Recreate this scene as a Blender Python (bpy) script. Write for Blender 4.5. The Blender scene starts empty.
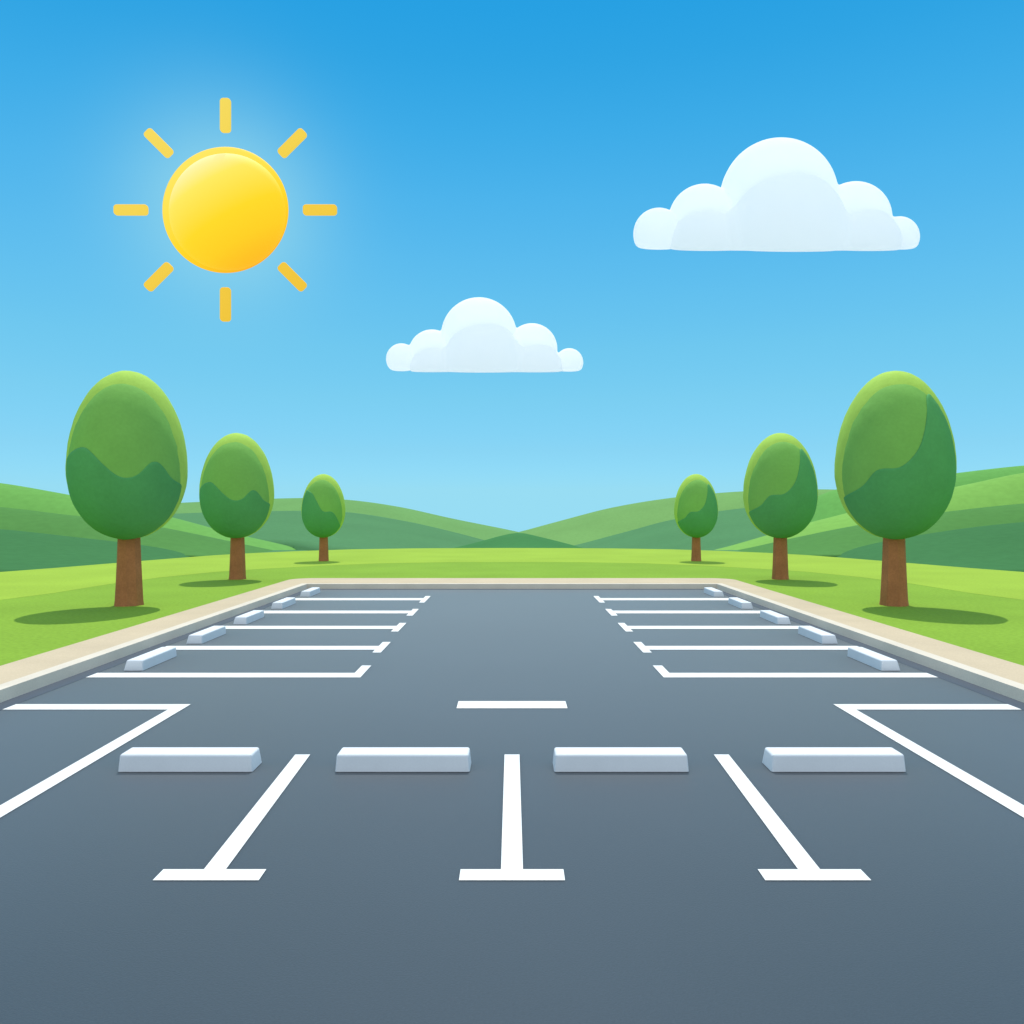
import bpy, bmesh, math, random
from mathutils import Vector, noise as mnoise

random.seed(7)
S = bpy.context.scene
COL = S.collection
R = math.radians

# ------------------------------------------------------------------ constants
CAM_H = 3.4          # eye height above the asphalt
F = 800.0            # focal length in pixels of a 1024 px frame
LAWN = 0.22          # lawn and kerb top are one kerb height above the asphalt
SUN_EL = 63.0


def gp(x, y, z=0.0):
    """Point of the plane z seen at picture position x, y (used to survey the plan)."""
    d = (CAM_H - z) * F / (y - 513.0)
    return ((x - 512.0) * d / F, d)


def lin(c):
    return tuple((v / 12.92 if v <= .04045 else ((v + .055) / 1.055) ** 2.4) for v in (k / 255.0 for k in c))


# ------------------------------------------------------------------ materials
def mat(name, rgb, rough=.8, var=.08, scale=3.0, bump=0.0, bscale=30.0, spec=.3, fine=0.0, fscale=120.0, detail=4.0):
    """Procedural surface: base colour broken up by soft noise and fine grain, with a small bump."""
    m = bpy.data.materials.new(name)
    m.use_nodes = True
    nt = m.node_tree
    b = nt.nodes['Principled BSDF']
    b.inputs['Roughness'].default_value = rough
    b.inputs['Specular IOR Level'].default_value = spec
    tc = nt.nodes.new('ShaderNodeTexCoord')
    n1 = nt.nodes.new('ShaderNodeTexNoise')
    n1.inputs['Scale'].default_value = scale
    n1.inputs['Detail'].default_value = detail
    nt.links.new(tc.outputs['Object'], n1.inputs['Vector'])
    mr = nt.nodes.new('ShaderNodeMapRange')
    mr.inputs['From Min'].default_value = .3
    mr.inputs['From Max'].default_value = .7
    mr.inputs['To Min'].default_value = 1 - var
    mr.inputs['To Max'].default_value = 1 + var
    nt.links.new(n1.outputs['Fac'], mr.inputs['Value'])
    val = mr.outputs['Result']
    if fine:
        n2 = nt.nodes.new('ShaderNodeTexNoise')
        n2.inputs['Scale'].default_value = fscale
        n2.inputs['Detail'].default_value = 2
        nt.links.new(tc.outputs['Object'], n2.inputs['Vector'])
        m2 = nt.nodes.new('ShaderNodeMapRange')
        m2.inputs['From Min'].default_value = .3
        m2.inputs['From Max'].default_value = .7
        m2.inputs['To Min'].default_value = 1 - fine
        m2.inputs['To Max'].default_value = 1 + fine
        nt.links.new(n2.outputs['Fac'], m2.inputs['Value'])
        mu = nt.nodes.new('ShaderNodeMath')
        mu.operation = 'MULTIPLY'
        nt.links.new(val, mu.inputs[0])
        nt.links.new(m2.outputs['Result'], mu.inputs[1])
        val = mu.outputs[0]
    vm = nt.nodes.new('ShaderNodeVectorMath')
    vm.operation = 'SCALE'
    vm.inputs[0].default_value = rgb
    nt.links.new(val, vm.inputs['Scale'])
    nt.links.new(vm.outputs[0], b.inputs['Base Color'])
    if bump:
        nb = nt.nodes.new('ShaderNodeTexNoise')
        nb.inputs['Scale'].default_value = bscale
        nb.inputs['Detail'].default_value = 3
        nt.links.new(tc.outputs['Object'], nb.inputs['Vector'])
        bp = nt.nodes.new('ShaderNodeBump')
        bp.inputs['Strength'].default_value = bump
        bp.inputs['Distance'].default_value = .02
        nt.links.new(nb.outputs['Fac'], bp.inputs['Height'])
        nt.links.new(bp.outputs['Normal'], b.inputs['Normal'])
    return m


M = {}
M['asphalt'] = mat('asphalt', (.033, .053, .072), .55, .04, .25, .10, 60, .2, fine=.07, fscale=45)
for n in M['asphalt'].node_tree.nodes:
    if n.type == 'BSDF_PRINCIPLED':            # dusty worn surface
        n.inputs['Sheen Weight'].default_value = .64
        n.inputs['Sheen Roughness'].default_value = .35
        n.inputs['Sheen Tint'].default_value = (1, .90, .84, 1)
M['kerb_shade'] = mat('kerb_shade_paint', (.060, .078, .105), .6, .06, .6, .2, 60, .3, fine=.08, fscale=45)  # strip painted along the kerb foot for its cast shadow
M['paint'] = mat('road_paint', (.80, .80, .78), .6, .03, 1.5, .15, 60, .3, fine=.03, fscale=30)
M['kerb'] = mat('kerb_concrete', (.66, .585, .48), .8, .05, 1.0, .2, 50, .2, fine=.05, fscale=40)
M['path'] = mat('path_concrete', (.56, .45, .305), .85, .05, .6, .2, 40, .2, fine=.06, fscale=30)
M['stop'] = mat('stop_concrete', (.72, .74, .77), .6, .03, 2.0, .08, 40, .3, fine=.015, fscale=40)
M['lawn'] = mat('lawn_grass', (.215, .36, .038), .95, .07, .22, .5, 22, .08, fine=.10, fscale=9)
M['strip'] = mat('lime_grass', (.30, .44, .048), .95, .06, .22, .5, 22, .08, fine=.08, fscale=9)
M['ground'] = mat('ground_grass', (.083, .22, .087), .95, .05, .1, .3, 4, .05, fine=.06, fscale=2)
M['bounce_ground'] = mat('cloud_bounce_ground', (.46, .51, .51), .95, .06, .02, .2, 2, .05)  # unseen far ground, made pale to light the clouds
M['bark'] = mat('bark', (.40, .155, .060), .85, .12, 2.0, .35, 9, .15, fine=.08, fscale=16)


# ------------------------------------------------------------------ helpers
def link(name, bm, m, parent=None, smooth=False, loc=None):
    bmesh.ops.recalc_face_normals(bm, faces=bm.faces[:])
    me = bpy.data.meshes.new(name)
    bm.to_mesh(me)
    bm.free()
    if smooth:
        for p in me.polygons:
            p.use_smooth = True
    me.materials.append(m)
    o = bpy.data.objects.new(name, me)
    COL.objects.link(o)
    if parent is not None:
        o.parent = parent
    if loc is not None:
        o.location = loc
    return o


def tag(o, label=None, cat=None, group=None, kind=None):
    for k, v in (('label', label), ('category', cat), ('group', group), ('kind', kind)):
        if v:
            o[k] = v
    return o


def empty(name, loc=(0, 0, 0)):
    o = bpy.data.objects.new(name, None)
    o.empty_display_size = .3
    o.location = loc
    COL.objects.link(o)
    return o


def slab(pts, z0, z1, bevel=0.0):
    """Prism over the plan polygon pts."""
    bm = bmesh.new()
    lo = [bm.verts.new((x, y, z0)) for x, y in pts]
    hi = [bm.verts.new((x, y, z1)) for x, y in pts]
    n = len(pts)
    bm.faces.new(hi)
    bm.faces.new(lo[::-1])
    for i in range(n):
        bm.faces.new((lo[i], lo[(i + 1) % n], hi[(i + 1) % n], hi[i]))
    if bevel:
        bmesh.ops.bevel(bm, geom=[e for e in bm.edges if abs(e.verts[0].co.z - z1) < 1e-6 and abs(e.verts[1].co.z - z1) < 1e-6],
                        offset=bevel, segments=2, affect='EDGES')
    return bm


def sheet(polys, z):
    bm = bmesh.new()
    for pts in polys:
        bm.faces.new([bm.verts.new((x, y, z)) for x, y in pts])
    bmesh.ops.remove_doubles(bm, verts=bm.verts[:], dist=1e-5)
    bmesh.ops.triangulate(bm, faces=[f for f in bm.faces if len(f.verts) > 4])
    return bm


def spline(pts, x):
    """Smooth (Catmull-Rom on the values) curve through pts, held flat in slope at the ends."""
    if x <= pts[0][0]:
        (a, b), (c, d) = pts[0], pts[1]
        return b + (x - a) * (d - b) / (c - a)
    if x >= pts[-1][0]:
        (a, b), (c, d) = pts[-2], pts[-1]
        return d + (x - c) * (d - b) / (c - a)
    for i in range(len(pts) - 1):
        if pts[i][0] <= x <= pts[i + 1][0]:
            x0, y0 = pts[i]
            x1, y1 = pts[i + 1]
            h = x1 - x0
            def sl(k):
                if k == 0:
                    return (pts[1][1] - pts[0][1]) / (pts[1][0] - pts[0][0])
                if k == len(pts) - 1:
                    return (pts[-1][1] - pts[-2][1]) / (pts[-1][0] - pts[-2][0])
                return (pts[k + 1][1] - pts[k - 1][1]) / (pts[k + 1][0] - pts[k - 1][0])
            t = (x - x0) / h
            m0, m1 = sl(i) * h, sl(i + 1) * h
            return ((2*t**3 - 3*t*t + 1) * y0 + (t**3 - 2*t*t + t) * m0 + (-2*t**3 + 3*t*t) * y1 + (t**3 - t*t) * m1)


# ------------------------------------------------------------------ plan of the lot
KX, KY = 9.16, 35.8          # kerb face
KW = .32                     # kerb stone width
PX, PY = 10.65, 39.1         # outer edge of the path
SHADE_W = .36                     # width of the strip painted as kerb shadow
Y0 = -30.0

lot = link('parking_lot', sheet([[(-KX, Y0), (KX, Y0), (KX, KY), (-KX, KY)]], 0), M['asphalt'])
tag(lot, kind='structure')

shade_strip = link('kerb_shade', sheet([
    [(-KX, Y0), (-KX + SHADE_W, Y0), (-KX + SHADE_W, KY - SHADE_W), (-KX, KY)],
    [(KX - SHADE_W, Y0), (KX, Y0), (KX, KY), (KX - SHADE_W, KY - SHADE_W)],
    [(-KX + SHADE_W, KY - SHADE_W), (KX - SHADE_W, KY - SHADE_W), (KX, KY), (-KX, KY)]], .004), M['kerb_shade'])
tag(shade_strip, kind='structure')


def ring(i, o, oy, iy, z0, z1, bevel):
    pts = [(-i, Y0), (-i, iy), (i, iy), (i, Y0), (o, Y0), (o, oy), (-o, oy), (-o, Y0)]
    return slab(pts, z0, z1, bevel)


kb = ring(KX, KX + KW, KY + KW, KY, 0, LAWN + .004, 0)
for v in kb.verts:                                # battered face: it leans back a little over its height
    if v.co.z > .1:
        if abs(abs(v.co.x) - KX) < .03 and v.co.y < KY + .03:
            v.co.x += .022 * (1 if v.co.x > 0 else -1)
        if abs(v.co.y - KY) < .03:
            v.co.y += .03
kerb = link('kerb', kb, M['kerb'])
tag(kerb, kind='structure')

# path: outer corners rounded
c = 1.1
arcl = [(-PX + c - c * math.cos(a), PY - c + c * math.sin(a)) for a in [k * math.pi / 16 for k in range(9)]]
ix, iy = KX + KW, KY + KW
outer = [(-PX, Y0)] + arcl + [(-x, y) for x, y in arcl[::-1]] + [(PX, Y0)]
path = link('path', slab([(-ix, Y0), (-ix, iy), (ix, iy), (ix, Y0)] + outer[::-1], -.3, LAWN), M['path'])
tag(path, kind='structure')

# ------------------------------------------------------------------ lawn
edge_l = [gp(x, y, LAWN) for x, y in ((0, 572), (54, 568), (97, 564.5), (140, 561), (178, 558), (215, 555.2), (258, 552.8), (300, 551), (352, 549.3), (410, 548.4), (460, 548.1))]
edge = [(-29.5, Y0), (-28.8, 20)] + edge_l + [gp(512, 548, LAWN)] + [(-x, y) for x, y in edge_l[::-1]] + [(28.8, 20), (29.5, Y0)]
lawn = link('lawn', sheet([edge + outer[::-1]], LAWN - .004), M['lawn'])
tag(lawn, kind='structure')
band_l = [gp(x, y, LAWN) for x, y in ((0, 600), (54, 593), (110, 584), (160, 577.5), (215, 572), (260, 569), (320, 565.7), (380, 563.4), (450, 562.2))]
band = [(-21.5, Y0), (-20.0, 15)] + band_l + [gp(512, 562, LAWN)] + [(-x, y) for x, y in band_l[::-1]] + [(20.0, 15), (21.5, Y0)]
strip = link('lawn_strip', sheet([edge + band[::-1]], LAWN), M['strip'])
tag(strip, kind='structure')

# ------------------------------------------------------------------ ground (falls away behind the hills)
bm = bmesh.new()
xs = [-2500, -1500, -600, -300, -150, -80, -30, 0, 30, 80, 150, 300, 600, 1500, 2500]
ys = [-1500, -600, -200, -60, 0, 40, 80, 100, 112, 125, 150, 200, 400, 900, 2000]
g = [[bm.verts.new((x, y, -.05 - max(0, y - 74) * .045)) for x in xs] for y in ys]
for j in range(len(ys) - 1):
    for i in range(len(xs) - 1):
        bm.faces.new((g[j][i], g[j][i + 1], g[j + 1][i + 1], g[j + 1][i]))
gr = link('ground', bm, M['ground'], smooth=True)
gr.data.materials.append(M['bounce_ground'])
for p in gr.data.polygons:                       # unseen pale ground added to bounce light up onto the clouds
    if p.center.y > 230 or p.center.y < -60 or abs(p.center.x) > 300:
        p.material_index = 1
tag(gr, kind='structure')


def ground_z(y):
    return -.05 - max(0, y - 74) * .045


def hill(crest, D1, D0, back, rgb, seed=0):
    """A grassy mound: its ridge runs across at depth D1, its foot lies at D0, its far side falls over the length back."""
    x0, x1 = crest[0][0], crest[-1][0]
    n = int((x1 - x0) / 8) + 2
    bm = bmesh.new()
    rows = []
    ts = [k / 12 for k in range(13)]
    for i in range(n):
        px = x0 + (x1 - x0) * i / (n - 1)
        X = (px - 512) * D1 / F
        d0 = D0
        if D0 == 70:                      # the broad middle slopes start behind the near side hills
            u = min(1, max(0, (abs(X) - 15) / 12))
            d0 = 72 + 18 * u * u * (3 - 2 * u)
        zc = CAM_H + (513 - spline(crest, px)) * D1 / F
        col = [bm.verts.new((X, d0, -9))]
        for t in ts:
            s = math.sin(t * math.pi / 2)
            Y = d0 + (D1 - d0) * t
            zf = -.08 if D0 < 75 else ground_z(d0) - .4
            zf = min(zf, zc - .3)
            z = zf + (zc - zf) * s
            col.append(bm.verts.new((X, Y, z)))
        for k in range(1, 9):
            t = k / 8
            Y = D1 + back * t
            col.append(bm.verts.new((X, Y, zc + (ground_z(D1 + back) - 1 - zc) * (1 - math.cos(t * math.pi / 2)))))
        rows.append(col)
    for i in range(n - 1):
        for j in range(len(rows[0]) - 1):
            bm.faces.new((rows[i][j], rows[i + 1][j], rows[i + 1][j + 1], rows[i][j + 1]))
    m = mat('hill_grass', rgb, .95, .05, .06, .3, 3, .05, fine=.05, fscale=1.5)
    o = link('hill', bm, m, smooth=True)
    return tag(o, kind='structure')


hill_specs = [
    # far pair
    ([(-260, 520), (60, 509), (200, 502), (300, 498), (350, 500), (400, 507), (450, 518), (520, 532.5), (578, 547), (640, 566)], 215, 165, 90, (0.146, 0.309, 0.095)),
    ([(400, 566), (450, 550), (483, 541), (520, 532), (560, 521), (610, 508), (670, 498), (740, 491.5), (830, 489.5), (960, 497), (1300, 520)], 230, 180, 90, (0.160, 0.320, 0.095)),
    ([(-260, 530), (60, 520), (200, 513), (270, 511), (345, 512), (400, 520.5), (440, 529.5), (483, 541), (530, 556)], 160, 70, 60, (0.083, 0.218, 0.087)),
    ([(530, 560), (583, 546), (630, 532.5), (675, 520), (740, 508.5), (820, 505), (960, 512), (1300, 530)], 165, 70, 60, (0.083, 0.221, 0.087)),
    ([(440, 552), (483, 541), (503, 535.5), (520, 533), (540, 537), (575, 546), (610, 556)], 108, 71, 40, (0.052, 0.191, 0.054)),
    # near left
    ([(-300, 462), (-120, 470), (0, 483), (54, 492), (100, 501), (169, 517.5), (215, 530), (260, 541), (300, 551), (340, 562)], 85, 75, 14, (0.146, 0.354, 0.077)),
    ([(-300, 490), (-120, 498), (0, 507), (54, 513.5), (110, 520), (165, 529), (230, 543.5), (275, 554), (310, 563)], 76, 65, 14, (0.085, 0.225, 0.055)),
    ([(-300, 512), (-120, 520), (0, 530), (54, 536), (120, 544), (175, 552.5), (215, 560), (250, 568)], 66, 47, 14, (0.052, 0.170, 0.056)),
    # near right
    ([(770, 560), (795, 520), (830, 491.5), (900, 481), (969, 471.5), (1030, 465), (1140, 458), (1300, 455)], 96, 85, 14, (0.135, 0.350, 0.080)),
    ([(690, 560), (740, 545.5), (812, 523), (850, 513), (900, 499), (969, 484), (1030, 472), (1140, 464), (1300, 460)], 85, 75, 14, (0.199, 0.407, 0.082)),
    ([(690, 566), (740, 553), (812, 535.5), (850, 527.5), (910, 517), (969, 509), (1030, 503), (1140, 496), (1300, 490)], 76, 65, 14, (0.085, 0.225, 0.055)),
    ([(780, 568), (815, 560), (855, 550.5), (910, 539), (969, 529), (1030, 522), (1140, 514), (1300, 508)], 66, 47, 14, (0.052, 0.170, 0.056)),
]
for k, sp in enumerate(hill_specs):
    hill(*sp, seed=k)


# ------------------------------------------------------------------ painted markings (parts of the lot)
def line(name, polys, label=None):
    o = link(name, sheet(polys, .008), M['paint'], lot)
    if label:
        o['label'] = label
    return o


def rect(xa, xb, ya, yb):
    return [(xa, ya), (xb, ya), (xb, yb), (xa, yb)]


def t_line(xb, xt):
    """A bay line with a cross bar at its near end, one outline."""
    w = .105
    ya, yb, yt = 7.39, 7.62, 11.24
    pts = [(xb - .49, ya), (xb + .49, ya), (xb + .49, yb), (xb + w, yb), (xt + w, yt), (xt - w, yt), (xb - w, yb), (xb - .49, yb)]
    return line('bay_line', [[pts[0], pts[1], pts[2], pts[3], pts[6], pts[7]], [pts[6], pts[3], pts[4], pts[5]]])


t_line(0, 0)
t_line(-2.83, -2.94)
t_line(2.83, 2.94)
line('stop_bar', [rect(-.965, .965, 13.9, 14.43)], 'short white bar painted across the middle of the lane')
for s in (-1, 1):
    pts = [(s * 8.80, 13.81), (s * 5.94, 13.81), (s * 5.94, 7.62), (s * 6.2, 7.62), (s * 6.2, 7.39), (s * 5.2, 7.39), (s * 5.2, 7.62), (s * 5.70, 7.62), (s * 5.70, 14.2), (s * 8.80, 14.2)]
    line('corner_line', [pts if s > 0 else pts[::-1]], 'white bay line that turns a corner to the kerb')

side = [  # depth of line near edge, far edge, tick near, tick far, tick x
    (16.51, 16.98, 16.56, 17.80, 3.34), (19.86, 20.42, 19.45, 21.05, 3.40), (23.42, 24.05, 22.90, 24.70, 3.47),
    (27.05, 27.80, 26.45, 28.30, 3.50), (31.1, 31.9, 30.3, 32.7, 3.53)]
for s in (-1, 1):
    for a, b, ta, tb, tx in side:
        ta = min(ta, a)
        pts = [(s * 8.80, a), (s * tx, a), (s * tx, ta), (s * (tx - .21), ta), (s * (tx - .21), tb), (s * tx, tb), (s * tx, b), (s * 8.80, b)]
        if ta == a:
            pts = [pts[0]] + pts[3:]
        line('bay_line', [pts if s > 0 else pts[::-1]])


# ------------------------------------------------------------------ wheel stops
def stop_mesh(L=1.77, wb=.42, wt=.345, h=.225):
    bm = bmesh.new()
    l0, l1 = L / 2, L / 2 - .02
    vb = [bm.verts.new(p) for p in ((-l0, -wb / 2, 0), (l0, -wb / 2, 0), (l0, wb / 2, 0), (-l0, wb / 2, 0))]
    vt = [bm.verts.new(p) for p in ((-l1, -wt / 2 - .025, h), (l1, -wt / 2 - .025, h), (l1, wt / 2 - .025, h), (-l1, wt / 2 - .025, h))]
    bm.faces.new(vt)
    bm.faces.new(vb[::-1])
    for i in range(4):
        bm.faces.new((vb[i], vb[(i + 1) % 4], vt[(i + 1) % 4], vt[i]))
    ed = [e for e in bm.edges if not (e.verts[0].co.z < .01 and e.verts[1].co.z < .01)]
    bmesh.ops.bevel(bm, geom=ed, offset=.03, segments=3, profile=.5, affect='EDGES')
    return bm


proto = link('wheel_stop', stop_mesh(), M['stop'])
for p in proto.data.polygons:
    p.use_smooth = False
stops = []
front = [(-4.285, 'white wheel stop ending the front row on the side of the sun'),
         (-1.437, 'white wheel stop of the front row just beside the centre T line, sun side'),
         (1.437, 'white wheel stop of the front row just beside the centre T line, big cloud side'),
         (4.285, 'white wheel stop ending the front row on the side of the big cloud')]
nth = ['nearest of five', 'second nearest of five', 'third and middle of five', 'second farthest of five', 'farthest and smallest looking of five']
spots = [(x, 10.69, 0, l, 'wheel stops of the front row') for x, l in front]
for s, nm in ((-1, 'sun'), (1, 'big cloud')):
    for k, (yn, sxx) in enumerate(((17.2, 8.15), (20.75, 8.25), (24.35, 8.29), (28.3, 8.33), (32.35, 8.38))):
        spots.append((s * sxx, yn + .885, -s * math.pi / 2, f'white wheel stop, {nth[k]} along the kerb below the {nm}', f'wheel stops along the kerb below the {nm}'))
for i, (x, y, rz, l, gname) in enumerate(spots):
    o = proto if i == 0 else proto.copy()
    if i:
        COL.objects.link(o)
    o.location = (x, y, .009)
    o.rotation_euler = (0, 0, rz)
    tag(o, l, 'wheel stop', gname)


# ------------------------------------------------------------------ trees
LIT_LEAF = mat('lit_lime_leaves', (.40, .61, .10), .8, .04, 1.0, .22, 12, .1, fine=.03, fscale=9)  # outer leaves coloured as the sunlit edge of the crown
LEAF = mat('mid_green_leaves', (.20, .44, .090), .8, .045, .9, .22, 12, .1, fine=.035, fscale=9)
SHADE_LEAF = mat('shaded_dark_leaves', (.092, .325, .102), .8, .045, .9, .22, 12, .1, fine=.035, fscale=9)  # crown's shade put into the colour of the lower leaves


def egg_point(th, ph, a, h):
    """th 0 at the top, pi at the bottom."""
    u = math.cos(th)
    z = h * (.43 + (.57 * u if u > 0 else .43 * u))
    r = a * math.sin(th) * (1 - .03 * u)
    return Vector((r * math.cos(ph), r * math.sin(ph), z))


def egg(a, h, off=(0, 0, 0), grow=1.0, cut=None, amp=.02, seed=0.0, na=112, nr=72):
    """Leafy egg; with cut(ph) (a polar angle) only the part below that rim, closed by a rolled lip."""
    bm = bmesh.new()
    O = Vector(off)
    mid = Vector((0, 0, h * .43))
    rings = []

    def pt(th, ph, gr):
        p = egg_point(th, ph, a, h)
        n = (p - mid).normalized()
        q = mid + (p - mid) * gr
        d = mnoise.fractal(q * 2.6 + Vector((seed, seed * 2, 0)), 1.0, 2.0, 3)
        return q + n * d * amp + O
    for j in range(nr + 1):
        row = []
        for i in range(na):
            ph = 2 * math.pi * i / na
            t0 = cut(ph) if cut else 0.0
            f = j / nr
            gr = grow
            if cut and j == 0:
                gr = grow * .93
            ff = max(0, j - 1) / (nr - 1) if cut else f
            if cut and j == 1:
                gr = grow * .99
                th = t0
            else:
                th = t0 + (math.pi - t0) * ff
            th = min(max(th, .002), math.pi - .002)
            row.append(bm.verts.new(pt(th, ph, gr)))
        rings.append(row)
    for j in range(nr):
        for i in range(na):
            k = (i + 1) % na
            bm.faces.new((rings[j][i], rings[j][k], rings[j + 1][k], rings[j + 1][i]))
    bm.faces.new(rings[-1])
    bm.faces.new(rings[0][::-1])
    return bm


def trunk_mesh(rb, rt, h, rot):
    bm = bmesh.new()
    rows = []
    n = 8
    for z, r in ((-.15, rb * 1.06), (.0, rb * 1.04), (.18, rb * .99), (h * .35, rb + (rt - rb) * .42), (h * .7, rb + (rt - rb) * .78), (h, rt), (h + .5, rt * .92)):
        row = []
        for i in range(n):
            a = 2 * math.pi * i / n + rot
            w = 1 + .05 * math.sin(3 * a + 1.3)
            row.append(bm.verts.new((r * w * math.cos(a), r * w * math.sin(a), z)))
        rows.append(row)
    for j in range(len(rows) - 1):
        for i in range(n):
            k = (i + 1) % n
            bm.faces.new((rows[j][i], rows[j][k], rows[j + 1][k], rows[j + 1][i]))
    bm.faces.new(rows[-1])
    bm.faces.new(rows[0][::-1])
    bmesh.ops.bevel(bm, geom=[e for e in bm.edges if abs(e.verts[0].co.z - e.verts[1].co.z) > .05], offset=rb * .07, segments=2, affect='EDGES')
    return bm


def tree(base, top, bot, half, rb, rt, s, style, label, group, seed):
    """base: picture point of the trunk foot on the lawn; top, bot: crown; half: half width; s: side the painted lit edge leans to."""
    X, Y = gp(base[0], base[1], LAWN)
    k = Y / F
    H = (base[1] - top) * k
    ch = (bot - top) * k
    zb = (base[1] - bot) * k
    a = half * k
    root = empty('tree', (X, Y, LAWN))
    tag(root, label, 'tree', group)
    link('trunk', trunk_mesh(rb * k, rt * k, zb + .1, .25 if s > 0 else -.1), M['bark'], root)
    crown = link('crown', egg(a, ch, amp=.006 * a, seed=seed), LIT_LEAF, root, smooth=True, loc=(0, 0, zb))
    crown.scale.y = .78                             # a slightly flattened, clipped crown
    crown.rotation_euler.z = math.atan2(-X, Y)      # the side with the painted lit edge and shade faces the open lot

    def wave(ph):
        # rim of the shade painted on the lower leaves: height (fraction of the crown) against q, -1 .. 1 across the side that faces the lot
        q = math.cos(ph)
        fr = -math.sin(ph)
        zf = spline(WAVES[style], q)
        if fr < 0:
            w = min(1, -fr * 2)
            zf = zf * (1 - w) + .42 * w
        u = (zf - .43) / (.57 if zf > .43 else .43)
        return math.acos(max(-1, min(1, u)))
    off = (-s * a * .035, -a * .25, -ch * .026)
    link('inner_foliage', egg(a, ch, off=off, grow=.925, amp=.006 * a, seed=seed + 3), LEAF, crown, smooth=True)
    link('shade_foliage', egg(a, ch, off=(off[0], off[1], -ch * .024), grow=.945, cut=wave, amp=.006 * a, seed=seed + 3), SHADE_LEAF, crown, smooth=True)
    return root


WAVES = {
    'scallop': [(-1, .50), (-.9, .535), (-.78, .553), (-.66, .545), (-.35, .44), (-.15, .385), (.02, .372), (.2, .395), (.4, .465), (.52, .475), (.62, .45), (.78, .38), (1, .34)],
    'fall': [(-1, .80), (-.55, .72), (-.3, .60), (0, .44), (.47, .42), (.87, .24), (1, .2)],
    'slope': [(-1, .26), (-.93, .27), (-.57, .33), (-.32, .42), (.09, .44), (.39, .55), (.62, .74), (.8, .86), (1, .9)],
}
size = ['tallest and nearest', 'middle sized', 'smallest and farthest']
for s, nm, xs3 in ((1, 'sun', (128.5, 237.2, 323.5)), (-1, 'big cloud', (893.8, 780.0, 696.0))):
    lab = [f'{size[k]} egg-shaped green tree in the row below the {nm}' for k in range(3)]
    gr = f'egg-shaped trees on the lawn below the {nm}'
    st = ('scallop', 'scallop', 'fall') if s > 0 else ('slope', 'slope', 'slope')
    tree((xs3[0], 605), 371, 539, 55.0, 13.5, 10.5, s, st[0], lab[0], gr, 1.0 + s)
    tree((xs3[1], 579), 433, 538, 35.5, 8.2, 6.6, s, st[1], lab[1], gr, 4.0 + s)
    tree((xs3[2], 561), 474, 537.5, 21.5, 5.0, 4.1, s, st[2], lab[2], gr, 8.0 + s)


# ------------------------------------------------------------------ clouds
def sphere_pts(bm, c, r, sy, floor, rnd, rise=0.0, na=64, nr=40):
    rows = []
    for j in range(nr + 1):
        th = math.pi * j / nr
        row = []
        for i in range(na):
            ph = 2 * math.pi * i / na
            x = c[0] + r * math.sin(th) * math.cos(ph)
            y = c[1] + r * (sy if math.sin(ph) < 0 else 1.0) * math.sin(th) * math.sin(ph)
            z = c[2] + r * math.cos(th)
            # soft flat underside
            fl = floor + rise * y
            if z < fl + rnd:
                d = fl + rnd - z
                z = fl + rnd - rnd * (1 - math.exp(-d / rnd))
            row.append(bm.verts.new((x, y, z)))
        rows.append(row)
    for j in range(nr):
        for i in range(na):
            k = (i + 1) % na
            bm.faces.new((rows[j][i], rows[j][k], rows[j + 1][k], rows[j + 1][i]))


def cloud_material():
    m = bpy.data.materials.new('cloud_vapour')
    m.use_nodes = True
    nt = m.node_tree
    b = nt.nodes['Principled BSDF']
    b.inputs['Base Color'].default_value = (.99, .99, .99, 1)
    b.inputs['Roughness'].default_value = 1
    b.inputs['Specular IOR Level'].default_value = 0
    tr = nt.nodes.new('ShaderNodeBsdfTranslucent')
    tr.inputs['Color'].default_value = (1, 1, 1, 1)
    mx = nt.nodes.new('ShaderNodeMixShader')
    mx.inputs[0].default_value = .65
    nt.links.new(b.outputs[0], mx.inputs[1])
    nt.links.new(tr.outputs[0], mx.inputs[2])
    nt.links.new(mx.outputs[0], nt.nodes['Material Output'].inputs['Surface'])
    return m


CLOUD = cloud_material()


def cloud(px, py, scale, dist, label, lobes, puffs):
    """px, py: middle of the flat underside; built at real size, dist metres away."""
    k = dist / F * scale
    rise = (513 - py) / F * 1.25                     # the base tips up towards the back
    bm = bmesh.new()
    for x, z, r, y in lobes:
        sphere_pts(bm, (x * k, y * k, z * k), r * k,   .5, -.6 * k, 7 * k, rise)
    o = link('cloud', bm, CLOUD, smooth=True)
    rm = o.modifiers.new('one_body', 'REMESH')
    rm.mode = 'VOXEL'
    rm.voxel_size = 1.6 * k
    rm.use_smooth_shade = True
    dg = bpy.context.evaluated_depsgraph_get()
    me = bpy.data.meshes.new_from_object(o.evaluated_get(dg))
    o.modifiers.clear()
    o.data = me
    for p in me.polygons:
        p.use_smooth = True
    o.location = ((px - 512) * dist / F, dist, CAM_H + (513 - py) * dist / F)
    tag(o, label, 'cloud', 'puffy white clouds')
    bm = bmesh.new()
    for x, z, r, y in puffs:
        sphere_pts(bm, (x * k, y * k, z * k), r * k, .5, .2 * k, 7 * k, rise)
    f = link('lower_puff', bm, CLOUD, smooth=True)
    rm = f.modifiers.new('one_body', 'REMESH')
    rm.mode = 'VOXEL'
    rm.voxel_size = 1.6 * k
    dg = bpy.context.evaluated_depsgraph_get()
    me = bpy.data.meshes.new_from_object(f.evaluated_get(dg))
    f.modifiers.clear()
    f.data = me
    for p in me.polygons:
        p.use_smooth = True
    f.parent = o
    return o


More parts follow.
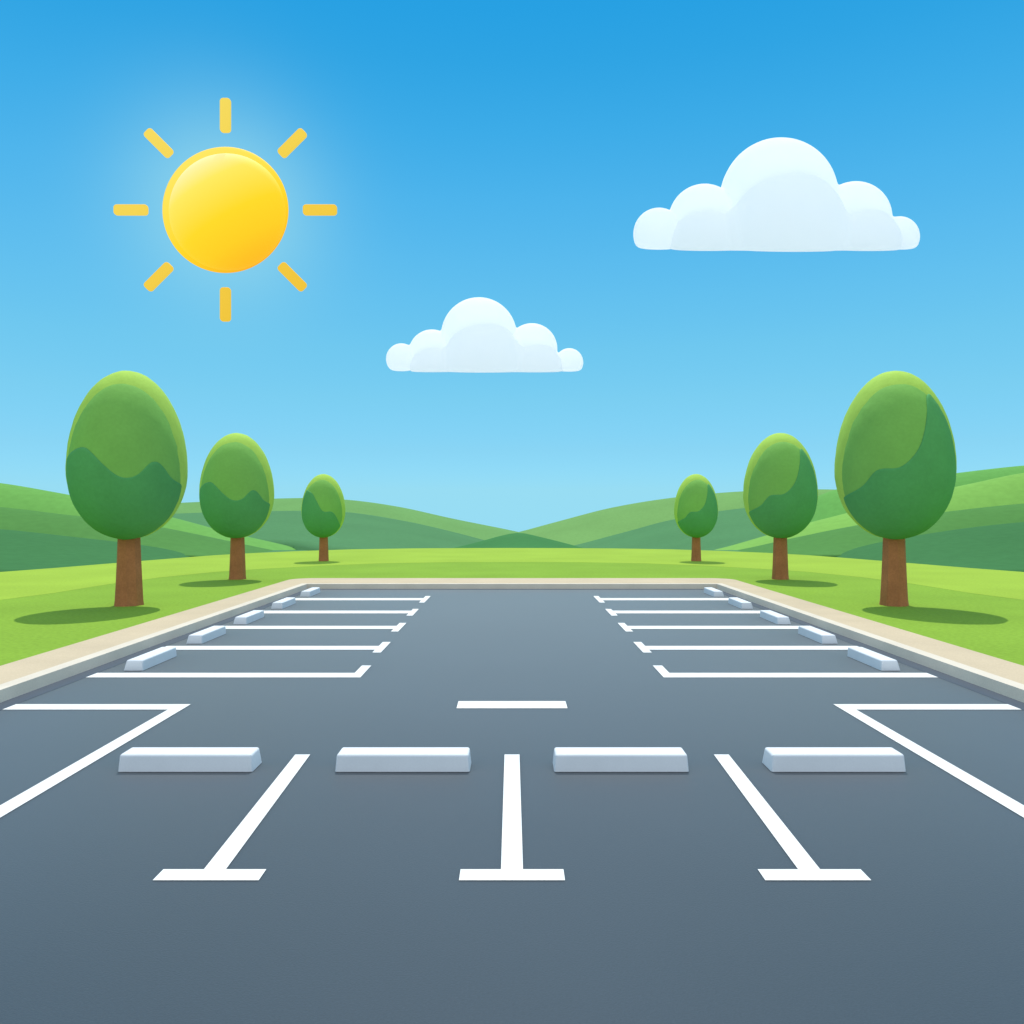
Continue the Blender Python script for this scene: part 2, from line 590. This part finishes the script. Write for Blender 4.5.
cloud(776.5, 250, 1.0, 620, 'larger puffy white cloud with a flat base high over the lawn',
      [(-118, 17, 25, 0), (-72, 31, 35.5, 2), (4, 54.5, 58.5, 4), (79, 32, 37, 2), (122.5, 13, 20.5, 0), (-45, 18, 24, 0), (50, 20, 26, 0)],
      [(-72, 4, 36, -5), (9, 17, 58, -9), (86, 4, 36, -6), (-34, 8, 34, -6), (50, 8, 34, -6)])
cloud(485, 372, .69, 620, 'smaller puffy white cloud low above the middle of the hills',
      [(-121, 19, 22.5, 0), (-77, 28, 34, 2), (-9, 54, 55, 4), (68, 34, 37, 2), (122, 14, 20.5, 0), (-48, 18, 24, 0), (38, 20, 26, 0)],
      [(-74, 4, 34, -5), (-2, 16, 56, -9), (74, 4, 38, -6), (-42, 8, 32, -6), (42, 8, 34, -6)])


# ------------------------------------------------------------------ the sun
def glow(name, rgb, strength, base):
    m = bpy.data.materials.new(name)
    m.use_nodes = True
    b = m.node_tree.nodes['Principled BSDF']
    b.inputs['Base Color'].default_value = (*base, 1)
    b.inputs['Roughness'].default_value = .35
    b.inputs['Specular IOR Level'].default_value = .4
    b.inputs['Emission Color'].default_value = (*rgb, 1)
    b.inputs['Emission Strength'].default_value = strength
    return m


SD = 1000.0
kk = SD / F
sx, sz = (225.5 - 512) * kk, CAM_H + (513 - 210) * kk
sun = empty('sun', (sx, SD, sz))
tag(sun, 'round golden sun with eight separate ray bars in the blue sky', 'sun')


def dome(r, depth, n=96, m=24):
    """Lens-shaped round body facing -Y: a dome of the given depth on both sides."""
    bm = bmesh.new()
    rows = []
    for j in range(1, 2 * m):
        th = math.pi * j / (2 * m)
        rows.append([bm.verts.new((r * math.sin(th) * math.cos(2 * math.pi * i / n), -depth * math.cos(th), r * math.sin(th) * math.sin(2 * math.pi * i / n))) for i in range(n)])
    for j in range(len(rows) - 1):
        for i in range(n):
            k = (i + 1) % n
            bm.faces.new((rows[j][i], rows[j][k], rows[j + 1][k], rows[j + 1][i]))
    bm.faces.new(rows[0])
    bm.faces.new(rows[-1][::-1])
    return bm


def radiant(name, stops, strength, size):
    """Self-luminous body whose glow runs from pale gold on one flank to amber on the other (object space)."""
    m = bpy.data.materials.new(name)
    m.use_nodes = True
    nt = m.node_tree
    b = nt.nodes['Principled BSDF']
    b.inputs['Roughness'].default_value = .75
    b.inputs['Specular IOR Level'].default_value = .2
    b.inputs['Base Color'].default_value = (.25, .13, .005, 1)
    tc = nt.nodes.new('ShaderNodeTexCoord')
    dt = nt.nodes.new('ShaderNodeVectorMath')
    dt.operation = 'DOT_PRODUCT'
    dt.inputs[1].default_value = (.45 / size, 0, -.80 / size)
    nt.links.new(tc.outputs['Object'], dt.inputs[0])
    mr = nt.nodes.new('ShaderNodeMapRange')
    mr.inputs['From Min'].default_value = -1
    nt.links.new(dt.outputs['Value'], mr.inputs['Value'])
    cr = nt.nodes.new('ShaderNodeValToRGB')
    el = cr.color_ramp.elements
    while len(el) < len(stops):
        el.new(.5)
    for e, (p, col) in zip(el, stops):
        e.position = p
        e.color = (*lin(col), 1)
    nt.links.new(mr.outputs['Result'], cr.inputs['Fac'])
    nt.links.new(cr.outputs['Color'], b.inputs['Emission Color'])
    b.inputs['Emission Strength'].default_value = strength
    return m


GOLD = [(0, (255, 250, 205)), (.3, (254, 230, 95)), (.6, (253, 212, 26)), (.8, (252, 200, 20)), (1, (246, 172, 18))]  # palest stop paints a highlight on the disc's upper flank
RIMC = [(0, (248, 226, 100)), (.3, (250, 222, 80)), (.6, (252, 211, 28)), (.8, (250, 194, 18)), (1, (244, 160, 16))]
rim = link('rim', dome(63 * kk, 12 * kk), radiant('sun_rim', RIMC, .9, 63 * kk), sun, smooth=True)
disc = link('disc', dome(57.6 * kk, 26 * kk), radiant('sun_disc', GOLD, .9, 58 * kk), sun, smooth=True, loc=(3.6 * kk, -4 * kk, -3.9 * kk))
RAY = radiant('sun_ray', [(0, (240, 220, 100)), (.5, (238, 206, 74)), (1, (234, 190, 52))], .84, 110 * kk)


def bar(a):
    """Round-cornered ray bar, standing clear of the disc."""
    bm = bmesh.new()
    hl, hw, c, n = 17 * kk, 5.3 * kk, 3.2 * kk, 6
    out = []
    for qx, qz, a0 in ((1, 1, 0), (-1, 1, 1), (-1, -1, 2), (1, -1, 3)):
        for i in range(n + 1):
            t = (a0 + i / n) * math.pi / 2
            out.append((qx * (hl - c) + c * math.cos(t), qz * (hw - c) + c * math.sin(t)))
    rows = []
    for yy, sh in ((-2.2, .86), (-1.6, .97), (-.8, 1), (.8, 1), (1.6, .97), (2.2, .86)):
        row = []
        for x, z in out:
            z *= sh
            x = x - (1 - sh) * hw * (1 if x > 0 else -1) + 94.5 * kk
            row.append(bm.verts.new((x * math.cos(a) - z * math.sin(a), yy * kk, x * math.sin(a) + z * math.cos(a))))
        rows.append(row)
    for j in range(len(rows) - 1):
        for i in range(len(out)):
            k = (i + 1) % len(out)
            bm.faces.new((rows[j][i], rows[j][k], rows[j + 1][k], rows[j + 1][i]))
    bm.faces.new(rows[0])
    bm.faces.new(rows[-1][::-1])
    return bm


for i in range(8):
    link('ray', bar(i * math.pi / 4), RAY, sun)

# ------------------------------------------------------------------ sky, light, camera
w = bpy.data.worlds.new('World')
S.world = w
w.use_nodes = True
nt = w.node_tree
bg = nt.nodes['Background']
bg.inputs['Strength'].default_value = .1


def wmath(op, *args):
    n = nt.nodes.new('ShaderNodeMath')
    n.operation = op
    for i, v in enumerate(args):
        if isinstance(v, (int, float)):
            n.inputs[i].default_value = v
        else:
            nt.links.new(v, n.inputs[i])
    return n.outputs[0]


def ramp(fac, stops):
    n = nt.nodes.new('ShaderNodeValToRGB')
    el = n.color_ramp.elements
    while len(el) < len(stops):
        el.new(.5)
    for e, (p, col) in zip(el, stops):
        e.position = p
        e.color = (*col, 1)
    nt.links.new(fac, n.inputs['Fac'])
    return n.outputs['Color']


def mixc(kind, fac, a, b):
    n = nt.nodes.new('ShaderNodeMix')
    n.data_type = 'RGBA'
    n.blend_type = kind
    for sock, v in ((n.inputs[0], fac), (n.inputs[6], a), (n.inputs[7], b)):
        if isinstance(v, (int, float, tuple)):
            sock.default_value = v
        else:
            nt.links.new(v, sock)
    return n.outputs[2]


tc = nt.nodes.new('ShaderNodeTexCoord')
sep = nt.nodes.new('ShaderNodeSeparateXYZ')
nt.links.new(tc.outputs['Generated'], sep.inputs[0])
up = wmath('MAXIMUM', sep.outputs['Z'], .03)          # below the horizon the sky keeps its horizon colour
flat = wmath('SQRT', wmath('SUBTRACT', 1.0, wmath('MULTIPLY', up, up)))
cmb = nt.nodes.new('ShaderNodeCombineXYZ')             # an even sky: every bearing shows the sky at right angles to the sun
nt.links.new(flat, cmb.inputs[0])
nt.links.new(up, cmb.inputs[2])
sky = nt.nodes.new('ShaderNodeTexSky')
sky.sky_type = 'NISHITA'
sky.sun_disc = False
sky.sun_elevation = R(SUN_EL)
sky.sun_rotation = R(0)
sky.air_density = 1.0
sky.dust_density = 0
sky.ozone_density = 3.0
nt.links.new(cmb.outputs[0], sky.inputs['Vector'])
GRADE = [(0.03, (0.1192, 0.25, 0.3739)), (0.078, (0.1427, 0.2784, 0.3431)), (0.139, (0.1652, 0.3371, 0.3514)), (0.1985, (0.1727, 0.3881, 0.3807)), (0.2558, (0.1666, 0.4234, 0.4181)), (0.2999, (0.1554, 0.4426, 0.4448)), (0.3625, (0.1295, 0.4601, 0.4756)), (0.4297, (0.0906, 0.4603, 0.4938)), (0.4905, (0.0605, 0.4492, 0.5003)), (0.5338, (0.0464, 0.4481, 0.5137)), (0.85, (0.0534, 0.5153, 0.5908))]
graded = mixc('MULTIPLY', 1.0, sky.outputs[0], ramp(up, GRADE))
sc4 = nt.nodes.new('ShaderNodeVectorMath')
sc4.name = 'SCALE4'
sc4.operation = 'SCALE'
sc4.inputs['Scale'].default_value = 4.0
nt.links.new(graded, sc4.inputs[0])
graded = sc4.outputs[0]
# pale fill light added overhead and over the unseen sky behind the viewer
FILL_SKY = (8.9, 10.2, 11.3, 1)
hi = nt.nodes.new('ShaderNodeMapRange')
hi.interpolation_type = 'SMOOTHSTEP'
hi.inputs['From Min'].default_value = .60
hi.inputs['From Max'].default_value = .92
nt.links.new(sep.outputs['Z'], hi.inputs['Value'])
bk = nt.nodes.new('ShaderNodeMapRange')
bk.interpolation_type = 'SMOOTHSTEP'
bk.inputs['From Min'].default_value = .10
bk.inputs['From Max'].default_value = -.45
nt.links.new(sep.outputs['Y'], bk.inputs['Value'])
fill_fac = wmath('MULTIPLY', wmath('MAXIMUM', hi.outputs['Result'], bk.outputs['Result']), .92)
graded = mixc('MIX', fill_fac, graded, FILL_SKY)
AUR = True
if AUR:
    # pale aureole of the air round the sun
    sd = Vector((sx, SD, sz - CAM_H)).normalized()
    dp = nt.nodes.new('ShaderNodeVectorMath')
    dp.operation = 'DOT_PRODUCT'
    dp.inputs[1].default_value = sd
    nt.links.new(tc.outputs['Generated'], dp.inputs[0])
    ang = wmath('ARCCOSINE', wmath('MINIMUM', dp.outputs['Value'], 1.0))
    fall = wmath('EXPONENT', wmath('MULTIPLY', wmath('POWER', wmath('DIVIDE', ang, .098), 2.0), -1.0))
    graded = mixc('MIX', wmath('MULTIPLY', fall, .88), graded, tuple(v * 10 for v in lin((150, 217, 236))) + (1,))
nt.links.new(graded, bg.inputs['Color'])

L = bpy.data.lights.new('sunlight', 'SUN')
L.energy = 3.1
L.angle = R(.5)
L.color = (1, .95, .86)
lo = bpy.data.objects.new('sunlight', L)
COL.objects.link(lo)
d = Vector((0, math.cos(R(SUN_EL)), math.sin(R(SUN_EL))))
lo.rotation_euler = d.to_track_quat('Z', 'Y').to_euler()
lo.location = (0, 30, 60)

cam = bpy.data.cameras.new('camera')
cam.sensor_width = 36
cam.lens = 36 * F / 1024
cam.shift_y = (513 - 512) / 1024
cam.clip_start = .1
cam.clip_end = 6000
co = bpy.data.objects.new('camera', cam)
co.location = (0, 0, CAM_H)
co.rotation_euler = (math.pi / 2, 0, 0)
COL.objects.link(co)
S.camera = co

S.render.engine = 'CYCLES'
S.cycles.use_denoising = True
S.cycles.max_bounces = 16
S.cycles.diffuse_bounces = 12
S.cycles.transmission_bounces = 12
S.view_settings.view_transform = 'Standard'
S.view_settings.look = 'None'
S.view_settings.gamma = 1
S.view_settings.exposure = 0
S.render.resolution_x = S.render.resolution_y = 1024
